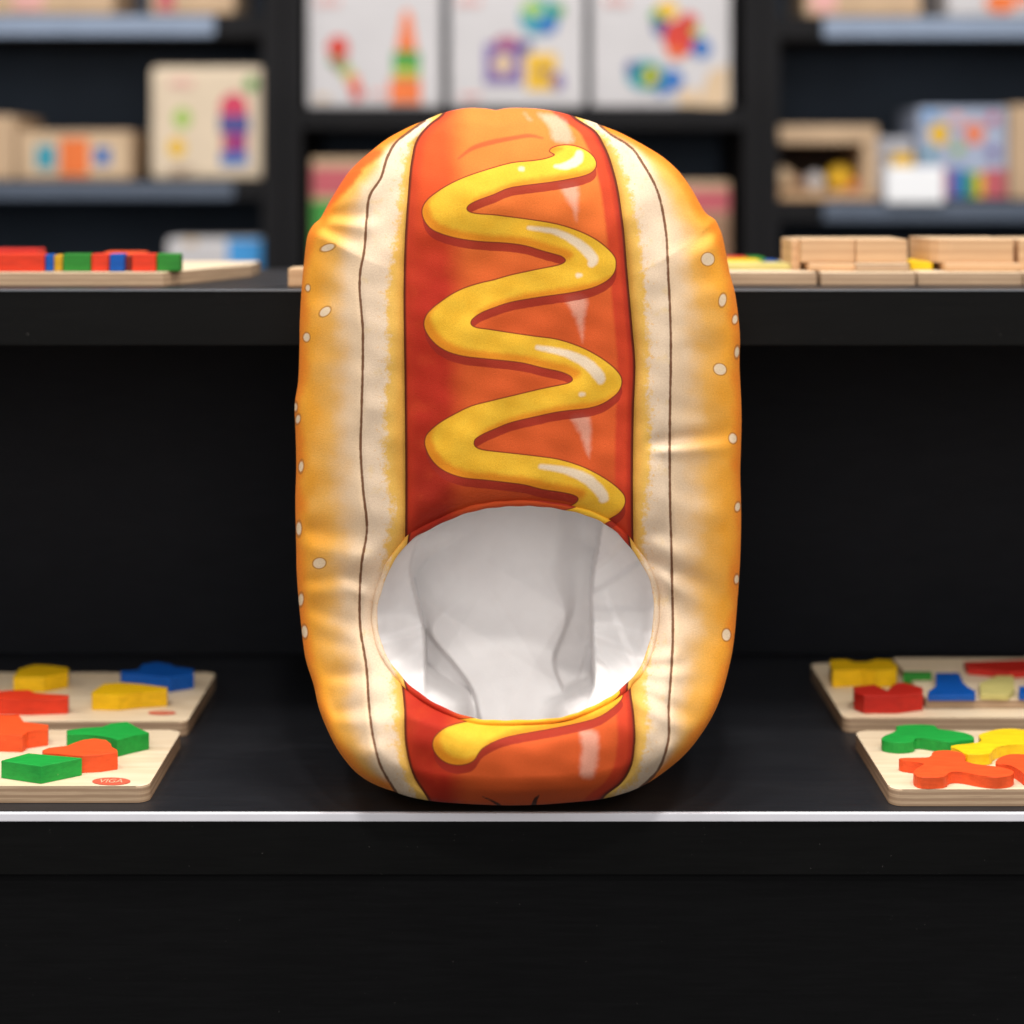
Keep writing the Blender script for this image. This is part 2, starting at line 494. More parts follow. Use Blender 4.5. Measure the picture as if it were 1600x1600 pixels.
GB = 'puzzle boards on the lower shelf'
b1 = board('pale plywood puzzle board with four green and red pieces, red stamp', rounded_rect(-0.52, -0.2115, 1.117, 1.231, 0.0075), 0, TB, GB)
b2 = board('shaded plywood puzzle board with two yellow pieces, behind another board', rounded_rect(-0.52, -0.2115, 1.2495, 1.374, 0.006), 0, TB, GB)
b3 = board('pale plywood puzzle board carrying the orange star shaped piece', rounded_rect(0.2190, 0.56, 1.111, 1.2295, 0.0075), 0, TB, GB)
b4 = board('shaded plywood puzzle board with a raised tray, behind the star board', rounded_rect(0.2172, 0.58, 1.2585, 1.400, 0.006), 0, TB, GB)
zr = 0.016
p0, p1 = on_plane(1447, 1093, zr), on_plane(1447, 1052, zr)
prism('raised_tray', [(p0[0], p0[1]), (0.57, p0[1]), (0.57, 1.392), (p0[0], 1.392)], TB + 0.0002, zr, M['ply'], b4, 0.0006)


def stamp(par, u, v, ru, rv, z, text=True):
    bm = bmesh.new()
    pts = [on_plane(u + ru * math.cos(t * math.pi / 16), v + rv * math.sin(t * math.pi / 16), z) for t in range(32)]
    vs = [bm.verts.new((x, y, z + 0.0003)) for x, y in pts]
    bm.faces.new(vs)
    st = link('stamp', bm_mesh('stamp', bm), M['stamp'], par)
    cv = bpy.data.curves.new('stamp_lettering', 'FONT')
    cv.body = 'VIGA'
    cv.align_x, cv.align_y = 'CENTER', 'CENTER'
    tmp = bpy.data.objects.new('lettering', cv)
    C.objects.link(tmp)
    dg = bpy.context.evaluated_depsgraph_get()
    me = bpy.data.meshes.new_from_object(tmp.evaluated_get(dg))
    bpy.data.objects.remove(tmp)
    a = np.empty(len(me.vertices) * 3, np.float32)
    me.vertices.foreach_get('co', a)
    a = a.reshape(-1, 3)
    cx, cy = on_plane(u, v, z)
    ex = abs(on_plane(u + ru, v, z)[0] - cx) * 1.25
    ey = abs(on_plane(u, v + rv, z)[1] - cy) * 0.95
    ctr = (a.max(0) + a.min(0)) / 2
    w = a.max(0) - a.min(0)
    a = (a - ctr) / np.array([w[0], w[1], 1]) * np.array([ex, ey, 1]) + np.array([cx, cy, 0])
    a[:, 2] = z + 0.0006
    me.vertices.foreach_set('co', a.astype(np.float32).ravel())
    link('stamp_lettering', me, M['stamp_gap'], st)


stamp(b1, 174, 1221.5, 30, 6, TB)
stamp(b2, 253, 1114.5, 22, 3.4, TB)


def piece(label, pts, ztop, zbase, mat, k=3):
    q = smooth_closed(pts, k) if k > 1 else pts
    o = prism('puzzle_piece', [on_plane(u, v, ztop) for u, v in q], zbase + 0.0002, ztop, M[mat], None, 0.0005)
    return tag(o, label, 'puzzle piece', 'painted puzzle pieces on the boards')


def sharp(pts, it=1):
    """keep the straight sides, only ease the corners"""
    out = []
    n = len(pts)
    for i in range(n):
        p0, p1, p2 = (np.array(pts[(i + j - 1) % n], float) for j in range(3))
        for t in (0.12, 0.04):
            out.append(tuple(p1 + (p0 - p1) * t))
        out.append(tuple(p1 + ((p0 + p2) / 2 - p1) * 0.015))
        for t in (0.04, 0.12):
            out.append(tuple(p1 + (p2 - p1) * t))
    return out


HL = TB + 0.0105
piece('green blunt-cornered piece at the front of the stamped board', [(2, 1188), (44, 1176.5), (128, 1184), (64, 1197)], HL, TB, 'paint_green', 1)
piece('orange heart-tailed fish piece between the two green pieces', [(66, 1172), (76, 1168), (106, 1165.5), (118, 1160), (131, 1155.5), (148, 1153.5), (166, 1156), (173.5, 1162), (173, 1167), (183, 1171), (184, 1175), (157, 1179), (128, 1180.5), (92, 1178), (68, 1176)], HL, TB, 'paint_orange', 1)
piece('green arrow-like piece at the back of the stamped board', [(104, 1141), (130, 1137), (160, 1136), (173, 1130), (199, 1127), (213, 1136), (233, 1144.5), (208, 1150), (183, 1156), (170, 1152), (150, 1149), (105, 1147)], HL, TB, 'paint_green', 1)
piece('orange red stepped piece cut by the left edge, on the stamped board', [(-40, 1116), (12, 1118), (30, 1117), (36, 1128), (76, 1132), (75, 1139), (44, 1143), (35, 1149), (0, 1148), (-40, 1148)], HL, TB, 'paint_orange', 1)
piece('yellow arched piece on the shaded board, by the back edge', [(21, 1056), (30, 1045), (55, 1038), (80, 1040), (107.5, 1043), (106, 1051), (69, 1058), (21, 1059)], HL, TB, 'paint_yellow', 1)
piece('red humped piece in front of the yellow arched one', [(-40, 1083), (14, 1078.5), (46, 1077.5), (53, 1083), (108, 1086), (106, 1091), (46, 1093), (-40, 1092)], HL, TB, 'paint_red', 1)
piece('yellow roof-like piece in front of the blue one', [(143, 1081), (162, 1068), (192, 1066), (222, 1069), (262, 1074), (261, 1079.5), (222, 1082), (185, 1086), (144, 1085)], HL, TB, 'paint_yellow', 1)
piece('blue humped piece at the back corner of the shaded board', [(188, 1048), (217, 1047), (222, 1038), (245, 1034), (266, 1038), (272, 1042), (303, 1045), (303, 1052), (266, 1058), (231, 1055), (190, 1052)], HL, TB, 'paint_blue', 1)
# right back board
HR = TB + 0.010
piece('yellow bow-shaped piece at the back corner of the tray board', [(1296, 1037), (1297, 1031), (1322, 1030), (1335, 1035), (1355, 1035), (1369, 1030), (1392, 1031), (1402, 1040), (1401, 1046), (1369, 1048), (1346, 1045), (1301, 1048)], HR + 0.002, TB, 'paint_yellow', 1)
piece('red crown-shaped piece with a deep notch on the tray board', [(1333, 1073), (1366, 1069), (1387, 1080), (1397, 1068), (1412, 1066), (1442, 1074), (1442, 1082), (1402, 1087), (1350, 1087), (1335, 1081)], HR + 0.002, TB, 'paint_crimson', 1)
piece('small green bar piece beside the blue house piece', [(1411, 1049), (1456, 1049), (1456, 1054), (1411, 1055)], HR, TB, 'paint_green_dull', 1)
piece('blue house-shaped piece set in the raised tray', [(1462, 1051), (1499, 1051), (1504, 1067), (1512, 1073), (1524, 1079), (1524, 1086), (1450, 1086), (1450, 1080), (1463, 1073)], zr + 0.004, zr, 'paint_blue', 1)
piece('red strip piece at the back of the raised tray', [(1506, 1034), (1640, 1029), (1640, 1044), (1577, 1050), (1512, 1043)], zr + 0.005, zr, 'paint_crimson', 1)
piece('pale olive wooden piece set in the raised tray', [(1530, 1068), (1558, 1055), (1584, 1056), (1585, 1078), (1575, 1085), (1532, 1084)], zr + 0.004, zr, 'paint_pale', 1)
piece('blue piece cut by the right edge of the photo', [(1592, 1072), (1650, 1072), (1650, 1085), (1592, 1085)], zr + 0.004, zr, 'paint_blue', 1)
# right front board
HF = TB + 0.0070
piece('green aeroplane-like piece on the star board', [(1378, 1152), (1391, 1146), (1402, 1141), (1401, 1134), (1429, 1132), (1460, 1133), (1465, 1139), (1500, 1143), (1519, 1149), (1521, 1155), (1507, 1157), (1482, 1159), (1452, 1155), (1432, 1153), (1426, 1158), (1404, 1160), (1381, 1157)], HF, TB, 'paint_green', 3)
piece('yellow piece lying between the green and the orange ones', [(1486, 1165), (1524, 1161), (1535, 1157), (1529, 1148), (1552, 1141), (1577, 1138), (1605, 1141), (1640, 1150), (1630, 1162), (1574, 1164), (1553, 1170), (1546, 1177), (1512, 1178), (1497, 1171)], HF, TB, 'paint_lemon', 3)
piece('large orange star-shaped piece near the shelf front', [(1408, 1184), (1452, 1183.5), (1458, 1174), (1482, 1172), (1503, 1176), (1509, 1183), (1506, 1189), (1531, 1195), (1554, 1197), (1574, 1201), (1584, 1205), (1579, 1211), (1558, 1214), (1531, 1211.5), (1503, 1206), (1485, 1206), (1474, 1213), (1440, 1214), (1427, 1207), (1434, 1199), (1445, 1193), (1411, 1188)], HF, TB, 'paint_orange', 3)
piece('orange piece cut by the right edge, beside the star', [(1562, 1184), (1578, 1178), (1610, 1179), (1645, 1186), (1645, 1210), (1606, 1211), (1594, 1204), (1580, 1196), (1556, 1192)], HF, TB, 'paint_orange', 3)

# ------------------------------------------------------------------ the upper tier
zt1 = Z(425, 1.28)
lb = board('long plywood board edge-on under the row of coloured blocks', [(-0.5, 1.277), (-0.2320, 1.277), (-0.2128, 1.325), (-0.1900, 1.400), (-0.1905, 1.45), (-0.5, 1.45)], ZU, zt1, 'boards on the upper tier')
GBk = 'coloured blocks on the upper board'
for (u0, u1, v, d0, d1, m, lab) in (
        (-60, 68.5, 394, 1.281, 1.33, 'red', 'long red block at the left end of the block row'),
        (70.5, 83, 395, 1.283, 1.32, 'blue', 'thin blue block between the long red and the yellow blocks'),
        (84, 97.5, 396, 1.285, 1.32, 'gold', 'narrow yellow block in the row'),
        (98.5, 141, 394, 1.282, 1.34, 'green_dull', 'wide green block in the middle of the row'),
        (142.5, 170, 394, 1.283, 1.35, 'red', 'red block between the green and the blue blocks'),
        (171.5, 193.5, 394, 1.281, 1.33, 'blue', 'square blue block right of the middle of the row'),
        (196, 205, 397, 1.286, 1.33, 'dark_red', 'thin dark red block set back in the row'),
        (206, 243, 394, 1.282, 1.33, 'red', 'red block next to the green end block'),
        (244.5, 281, 394, 1.284, 1.33, 'green_dull', 'green block at the right end of the row')):
    o = box('toy_block', X(u0, d0), X(u1, d0), d0, d0 + 0.012, zt1 + 0.0002, Z(v + 2.5, d0), M['paint_' + m], None, 0.0009)
    tag(o, lab, 'toy block', GBk)
o = box('toy_block', X(-60, 1.36), X(66, 1.36), 1.345, 1.37, zt1 + 0.0002, Z(389, 1.345), M['paint_crimson'], None, 0.001)
tag(o, 'dark red taller block behind the long red block', 'toy block', GBk)
o = box('toy_block', X(176, 1.365), X(236, 1.365), 1.335, 1.355, zt1 + 0.0002, Z(394, 1.335), M['paint_orange'], None, 0.001)
tag(o, 'orange block standing behind the blue and red blocks', 'toy block', GBk)
o = box('wooden_block', X(452, 1.27), X(560, 1.27), 1.262, 1.29, ZU + 0.0002, Z(419, 1.266), M['beech'], None, 0.001)
tag(o, 'bare wooden bar end peeking out left of the costume', 'wooden block')

zr1 = Z(424.5, 1.295)
GU = 'boards on the upper tier'
board('plywood board edge-on with small coloured tiles, right of the costume', [(X(1090, 1.29), 1.29), (X(1276, 1.29), 1.29), (X(1276, 1.29), 1.47), (X(1090, 1.29), 1.47)], ZU, zr1, GU)
board('plywood board edge-on under the twin wooden blocks', [(X(1283.5, 1.285), 1.285), (X(1430, 1.285), 1.285), (X(1430, 1.285), 1.46), (X(1283.5, 1.285), 1.46)], ZU, zr1, GU)
board('plywood board edge-on under the rounded wooden block', [(X(1434, 1.287), 1.287), (X(1597, 1.287), 1.287), (X(1597, 1.287), 1.46), (X(1434, 1.287), 1.46)], ZU, zr1, GU)
board('plywood board edge-on cut by the right edge', [(X(1600.5, 1.285), 1.285), (X(1760, 1.285), 1.285), (X(1760, 1.285), 1.46), (X(1600.5, 1.285), 1.46)], ZU, zr1, GU)
# thin slabs and blocks
zs = Z(410.5, 1.31)
GW = 'bare wooden blocks on the upper tier'


def slab(lab, u0, u1, d0, d1, z0, z1, mat='beech', bev=0.0009, group=GW, cat='wooden block', name='wooden_block'):
    o = box(name, X(u0, d0), X(u1, d0), d0, d1, z0 + 0.0002, z1, M[mat], None, bev)
    return tag(o, lab, cat, group)


slab('thin wooden slat under the left twin block', 1264, 1337, 1.300, 1.40, zr1, zs)
slab('thin pale wooden slat under the right twin block', 1338, 1421, 1.296, 1.40, zr1, zs, 'ply')
slab('left of two twin blocks standing on thin slats', 1252, 1336.5, 1.305, 1.36, zs, Z(374, 1.305))
slab('right of two twin blocks standing on thin slats', 1338, 1418, 1.303, 1.36, zs, Z(374, 1.303))
slab('narrow wooden upright against the left twin block', 1237, 1251.5, 1.318, 1.37, zr1, Z(374.5, 1.318))
slab('small yellow tile beside the right twin block', 1423, 1458, 1.315, 1.36, zr1, Z(409, 1.315), 'paint_lemon', 0.0009, 'coloured tiles on the upper tier', 'tile', 'toy_tile')
slab('thin wooden slat under the rounded block', 1478, 1596, 1.297, 1.42, zr1, zs)
dd = 1.305
prof = [(X(1451, dd), 1.345), (X(1452, dd), 1.33), (X(1458, dd), 1.316), (X(1468, dd), 1.308), (X(1482, dd), 1.305), (X(1583, dd), 1.305), (X(1583, dd), 1.37), (X(1451, dd), 1.37)]
o = prism('wooden_block', prof, zs + 0.0002, Z(374, dd), M['beech'], None, 0.0008)
tag(o, 'wooden block with a rounded corner on a thin slat', 'wooden block', GW)
slab('wooden block cut by the right edge', 1592.5, 1700, 1.303, 1.37, zr1, Z(374.5, 1.303))
GT = 'coloured tiles on the upper tier'
for u0, u1, d0, d1, m, lab in ((1100, 1170, 1.42, 1.455, 'red', 'red tile at the back of the tile board'), (1172, 1196, 1.42, 1.455, 'green_dull', 'green tile beside the red tile'),
                               (1120, 1236, 1.32, 1.36, 'pale', 'pale yellow tile at the front of the tile board'), (1200, 1216, 1.375, 1.40, 'blue', 'small blue tile behind the pale yellow tile'),
                               (1120, 1190, 1.375, 1.41, 'lemon', 'bright yellow tile between the red and pale tiles')):
    slab(lab, u0, u1, d0, d1, zr1, zr1 + 0.004, 'paint_' + m, 0.0006, GT, 'tile', 'toy_tile')

# ------------------------------------------------------------------ the hot dog costume
OUT = [(690, 177), (720, 170), (742, 168.5), (762, 170), (775, 172), (788, 169.5), (805, 168.5), (835, 169.5), (862, 173), (885, 178), (905, 184), (925, 190), (943, 197), (966, 206), (990, 218), (1015, 232), (1038, 247),
       (1061, 268), (1080, 294), (1097, 324), (1105, 335), (1117, 343), (1124, 356), (1130, 373), (1140, 425), (1149, 461), (1156, 520), (1155.5, 571), (1158.5, 640), (1158, 690), (1156.5, 740), (1158, 800), (1157, 860),
       (1155, 900), (1152, 942), (1148, 990), (1142, 1030), (1127, 1087), (1107, 1130), (1075, 1174), (1037, 1207), (1000, 1230), (960, 1244), (930, 1250), (900, 1253), (850, 1257), (800, 1258.5), (760, 1257.5), (720, 1255.5),
       (677, 1252), (640, 1245), (610, 1235), (588, 1227), (565, 1214), (545, 1195), (522, 1162), (500, 1112), (490, 1070), (477, 1027), (469, 962), (464, 900), (463, 856), (461.5, 785), (463, 730), (462, 680), (460.5, 633),
       (466, 595), (468, 540), (468.5, 500), (472, 440), (475, 410), (480, 370), (489, 352), (500, 342), (508, 328), (518, 310), (540, 275), (557, 256), (575, 240), (606, 216), (642, 197), (664, 188)]
HOLE = [(820, 789), (790, 790), (761, 793), (730, 800), (701, 811), (666, 828), (640, 844), (613, 878), (599, 910), (589, 945), (589, 980), (600, 1020), (625, 1057), (652, 1082), (685, 1103), (720, 1118), (752, 1125.5), (785, 1127), (815, 1126.5),
        (862, 1124.5), (890, 1119), (912, 1111), (938, 1099), (962, 1085), (985, 1064), (1000, 1046), (1014, 1012), (1022, 972), (1022, 930), (1013, 897), (990, 860), (966, 832), (942, 815), (914, 803), (881, 795), (850, 790.5)]
OUT = np.array(smooth_closed(OUT, 5))
HOLE = np.array(smooth_closed(HOLE, 6))


def poly_sdf(U, V, P):
    """signed distance to a closed polygon, negative inside"""
    u, v = U.ravel(), V.ravel()
    out = np.empty_like(u)
    A, B = P, np.roll(P, -1, 0)
    E = B - A
    L2 = (E ** 2).sum(1)
    for s in range(0, len(u), 6000):
        q = np.stack([u[s:s + 6000], v[s:s + 6000]], 1)
        w = q[:, None] - A[None]
        t = np.clip((w * E[None]).sum(2) / L2, 0, 1)
        d = np.sqrt(((w - t[..., None] * E[None]) ** 2).sum(2)).min(1)
        c = ((A[None, :, 1] <= q[:, None, 1]) != (B[None, :, 1] <= q[:, None, 1]))
        xx = A[None, :, 0] + (q[:, None, 1] - A[None, :, 1]) * E[None, :, 0] / np.where(E[:, 1] == 0, 1e-9, E[:, 1])[None]
        ins = (c & (xx > q[:, None, 0])).sum(1) % 2 == 1
        out[s:s + 6000] = np.where(ins, -d, d)
    return out.reshape(U.shape)


def stroke_sdf(U, V, pts, step=2.0):
    """signed distance to a brush stroke: rows of (u, v, half-width)"""
    P = np.array(pts, float)
    n = len(P)
    S = []
    for i in range(n - 1):
        p0, p1, p2, p3 = P[max(i - 1, 0)], P[i], P[i + 1], P[min(i + 2, n - 1)]
        k = max(2, int(np.hypot(*(p2 - p1)[:2]) / step))
        for j in range(k):
            t = j / k
            S.append(0.5 * ((2 * p1) + (-p0 + p2) * t + (2 * p0 - 5 * p1 + 4 * p2 - p3) * t * t + (-p0 + 3 * p1 - 3 * p2 + p3) * t ** 3))
    S.append(P[-1])
    S = np.array(S)
    u, v = U.ravel(), V.ravel()
    out = np.empty_like(u)
    for s in range(0, len(u), 8000):
        d = np.sqrt((u[s:s + 8000, None] - S[None, :, 0]) ** 2 + (v[s:s + 8000, None] - S[None, :, 1]) ** 2) - S[None, :, 2]
        out[s:s + 8000] = d.min(1)
    return out.reshape(U.shape)


def sm(x, a, b):
    t = np.clip((x - a) / (b - a), 0, 1)
    return t * t * (3 - 2 * t)


def curve_u(tab):
    tab = np.array(tab, float)
    def f(v):
        # smooth (cubic) interpolation of u along v
        vv, uu = tab[:, 1], tab[:, 0]
        m = np.gradient(uu, vv)
        i = np.clip(np.searchsorted(vv, v) - 1, 0, len(vv) - 2)
        h = vv[i + 1] - vv[i]
        t = np.clip((v - vv[i]) / h, 0, 1)
        return ((2 * t ** 3 - 3 * t ** 2 + 1) * uu[i] + (t ** 3 - 2 * t ** 2 + t) * h * m[i] + (-2 * t ** 3 + 3 * t ** 2) * uu[i + 1] + (t ** 3 - t ** 2) * h * m[i + 1])
    return f


SL = curve_u([(700, 160), (690, 178), (669, 195), (655, 211), (649, 222), (643, 248), (637, 306), (633.5, 354), (630.5, 449), (631, 520), (632, 600), (633, 700), (633, 830), (630, 950), (627, 1060), (631, 1105), (634, 1167), (647, 1215), (669, 1250), (676, 1264)])
SR = curve_u([(878, 160), (902, 185), (928, 202), (945, 228), (961, 273), (973, 342), (980.5, 425), (989, 520), (992.5, 560), (990.5, 640), (989, 737), (990, 856), (991, 950), (986, 1080), (991, 1117), (992, 1167), (985, 1202), (969, 1226), (947, 1243), (932, 1264)])
BL = curve_u([(664, 188), (639, 206), (622, 219), (606, 244), (594, 280), (580, 301), (573, 342), (569.5, 389), (563, 425), (567, 520), (565, 642), (563.5, 702), (567, 761), (573, 832), (565, 880), (562.5, 917), (563, 980), (572.5, 1042), (577.5, 1112), (584, 1157), (595, 1197), (621, 1241), (636, 1264)])
BR = curve_u([(935, 194), (953, 209), (980.5, 226), (1006.5, 259), (1028, 301), (1037.5, 342), (1044.5, 437), (1048, 520), (1048, 571), (1046.5, 666), (1047, 785), (1049, 856), (1050, 905), (1051, 1005), (1045, 1105), (1042, 1167), (1021, 1212), (1006, 1226), (980, 1250)])
KL = curve_u([(672, 195), (640, 226), (631, 260), (621, 354), (608, 425), (605, 500), (606, 571), (602, 642), (602, 737), (613, 809), (605, 840), (600, 900), (600, 1000), (614, 1060), (617, 1105), (620, 1167), (632, 1215), (655, 1255)])
KR = curve_u([(915, 190), (950, 220), (972, 262), (990, 320), (1002, 389), (1007, 449), (1014, 547), (1013, 600), (1018, 714), (1011, 785), (1006, 832), (1010, 900), (1020, 1000), (1008, 1080), (1015, 1130), (1006, 1180), (985, 1225), (950, 1250)])

MUST = [(859, 236), (863, 231.5), (872, 228.5), (885, 227), (900, 229), (915, 235), (926, 244), (931, 254), (929, 264), (918, 272), (895, 278), (860, 284), (800, 292), (772, 303), (750, 311), (735, 318), (729, 324), (730, 329), (737, 333), (750, 335), (772, 336.5), (800, 340),
        (830, 344), (871, 351), (905, 362), (931, 375), (950, 390), (960, 402), (962, 412), (960, 424), (952, 435), (938, 444), (919, 451), (890, 457), (847, 463), (800, 471), (772, 480), (752, 488), (739, 497), (735, 503), (737, 509), (746, 513), (761, 515), (800, 521),
        (835, 526), (871, 531), (905, 542), (931, 555), (953, 570), (966, 583), (971, 594), (969, 606), (961, 617), (942, 630), (920, 637), (895, 640), (871, 643), (847, 648), (800, 659), (772, 670), (754, 678), (743, 685), (740, 691), (742, 698), (752, 703), (772, 706), (800, 709),
        (835, 713), (871, 718), (905, 728), (931, 740), (955, 755), (970, 768), (976, 778), (975, 790), (966, 802), (950, 812), (930, 830), (890, 850), (850, 850), (822, 830), (830, 812), (860, 801), (885, 793), (899, 787), (904, 780), (899, 774), (880, 769), (847, 764),
        (820, 757), (790, 753), (755, 749), (725, 746), (700, 738), (683, 727), (671, 712), (664.5, 695), (666, 682), (674, 672), (689, 660), (710, 648), (737, 635), (772, 626), (805, 618), (847, 608), (872, 603), (889, 599), (895.5, 593), (890, 586), (875, 580), (847, 574),
        (820, 567), (790, 563), (755, 559.5), (725, 556), (700, 549), (682, 538), (669, 523), (663, 508), (666, 494), (675, 483), (689, 472), (705, 461), (725, 451), (750, 443), (772, 438), (800, 430), (847, 420), (868, 416), (880, 412), (884.5, 406.5), (878, 400), (865, 396), (847, 391),
        (820, 383), (790, 379), (755, 377), (725, 373.5), (700, 368), (677, 359), (665, 347), (660, 333), (662, 322), (668, 313), (677, 305), (698, 291), (725, 278), (760, 266), (800, 255), (830, 252), (850, 249), (863, 245), (868, 241.5), (865, 239.5)]
MUST2 = [(972, 1084), (966, 1098), (937, 1119), (900, 1130), (850, 1140), (800, 1149), (775, 1157), (755, 1168), (747, 1177), (741, 1187), (730, 1193), (714, 1195), (697, 1191), (684, 1181), (677, 1168), (678, 1155), (687, 1144), (700, 1136), (720, 1130), (747, 1125), (780, 1118), (850, 1115), (910, 1100), (955, 1078)]
MUST, MUST2 = np.array(smooth_closed(MUST, 3)), np.array(smooth_closed(MUST2, 3))
HIGH = [[(868, 260, 3), (885, 259, 6), (902, 250, 8), (905, 240, 6)], [(814, 264, 4), (816, 264, 4)], [(826, 356, 3), (870, 363, 5), (905, 382, 7.5), (926, 403, 8.5), (924, 412, 6)], [(903, 430, 4), (907, 430, 3)],
        [(840, 543, 4), (883, 552, 6), (917, 568, 8.5), (936, 588, 9), (938, 595, 6)], [(908, 616, 4), (912, 616, 3)], [(845, 729, 4), (883, 735, 6), (919, 750, 8.5), (942, 774, 8.5), (941, 780, 6)]]
STREAK = [[(839, 177), (871, 179), (889, 195), (897, 223), (866, 222), (855, 197)], [(872, 287), (904, 286), (902, 347), (895, 330), (880, 304)], [(881, 462), (917, 462), (914, 500), (910, 535), (899, 500)],
          [(890, 650), (923, 650), (921, 716), (904, 676)], [(905, 1141), (934, 1143), (936, 1180), (928, 1215), (905, 1212), (908, 1167)], [(818, 176), (826, 180), (832, 188), (824, 186)]]
ARC = [(716, 248, 1.5), (738, 232, 3.5), (765, 223, 4), (800, 216, 3.5), (828, 212, 3), (848, 216, 1.5)]
BURN = [[(506, 330, 3), (518, 306, 9), (536, 284, 13), (560, 268, 5)], [(545, 268, 5), (566, 252, 10), (592, 238, 5)]]
MARK = [[(754, 1245, 1.2), (768, 1251, 2), (780, 1258, 2.5)], [(842, 1243, 1.2), (837, 1249, 3), (834, 1258, 4)]]
SEEDS = [(512, 387, 12, 5.5, -18), (508, 487, 10.5, 6.5, -38), (479, 527, 5.5, 7.5, 0), (462, 636, 3, 8, 0), (465.5, 655, 4, 8, 10), (470.5, 729, 4, 10, 5), (467, 826, 4.5, 12, 0), (499, 880, 10.5, 8.5, -10), (470, 937, 4.5, 11, 5), (476, 987, 5, 11, -5), (481, 450, 4, 6, 0),
         (1106, 405, 10.5, 10.5, 0), (1129, 469, 6, 11, 10), (1148.5, 499, 4.5, 8, 10), (1125, 577, 10.5, 9, 25), (1151.5, 550, 4, 10, 5), (1145, 685, 6.5, 8.5, -10), (1152.5, 792, 4.5, 8, 10), (1135, 992, 7, 10, 0), (1151, 905, 4, 8, 5)]
# folds of the stuffed cloth: (from, to, width px, height mm, one-sided step mm)
FOLD = [((470, 338), (585, 342), 8, -3.6, 4.2), ((490, 352), (570, 384), 9, -3.2, 2.4), ((490, 395), (560, 430), 14, -1.2, 0.8), ((470, 468), (545, 455), 15, -1.4, 0.6), ((465, 560), (540, 548), 18, -1.2, 0.5), ((466, 640), (560, 648), 18, -1.0, 0.6),
        ((468, 780), (540, 770), 16, -1.2, 0.4), ((470, 838), (600, 852), 14, -2.2, 3.0), ((466, 915), (600, 903), 10, -1.6, 2.0), ((540, 908), (602, 930), 8, -1.2, 0.8), ((480, 955), (585, 990), 11, -1.6, 1.4), ((500, 1000), (590, 1018), 12, -1.2, 0.8),
        ((520, 1060), (622, 1058), 10, -1.6, 1.6), ((530, 1118), (628, 1104), 10, -2.0, 2.2), ((560, 1165), (630, 1150), 12, -1.0, 0.8), ((500, 1100), (560, 1140), 18, -1.2, 0.4),
        ((1130, 352), (1080, 306), 10, -3.0, -1.4), ((1135, 356), (1065, 388), 11, -4.6, 2.4), ((1100, 440), (1150, 430), 14, -1.2, 0.6), ((1070, 545), (1150, 560), 16, -1.2, 0.6), ((1030, 696), (1155, 683), 9, -2.0, 3.2), ((1060, 640), (1150, 660), 18, -1.4, 0.5),
        ((1060, 770), (1150, 780), 18, -1.0, 0.5), ((1020, 838), (1100, 852), 14, -1.2, 1.6), ((1015, 880), (1135, 945), 11, -2.0, 2.4), ((1026, 935), (1100, 985), 14, -1.0, 1.0), ((1018, 1020), (1062, 1012), 8, -1.4, 1.0), ((1012, 1046), (1080, 1043), 7, -1.6, 1.6),
        ((1000, 1090), (1092, 1134), 9, -2.2, 2.6), ((1010, 1065), (1075, 1085), 9, -1.2, 0.6), ((1030, 1150), (1075, 1165), 14, -1.0, 0.4), ((775, 170), (782, 195), 6, -2.2, 0.6), ((690, 185), (720, 205), 12, -1.0, 0.5),
        ((640, 1110), (735, 1128), 9, -1.6, 1.6), ((980, 1085), (915, 1120), 9, -1.4, 1.0), ((650, 1180), (720, 1215), 22, -1.4, 0.0), ((800, 195), (870, 205), 20, -0.8, 0.4)]
SINES = [(rng.normal(0, 1, 2) * k, rng.uniform(0, 6.28), a) for k, a, n in ((0.012, 0.9, 6), (0.03, 0.45, 8), (0.075, 0.14, 10)) for _ in range(n)]


def lumps(U, V):
    h = 0 * U
    for kv, ph, a in SINES:
        h += a * np.sin(U * kv[0] + V * kv[1] + ph)
    return h * 0.0007


def rim_depth(V):
    return 1.155 - 0.068 * sm(V, 930, 1258)


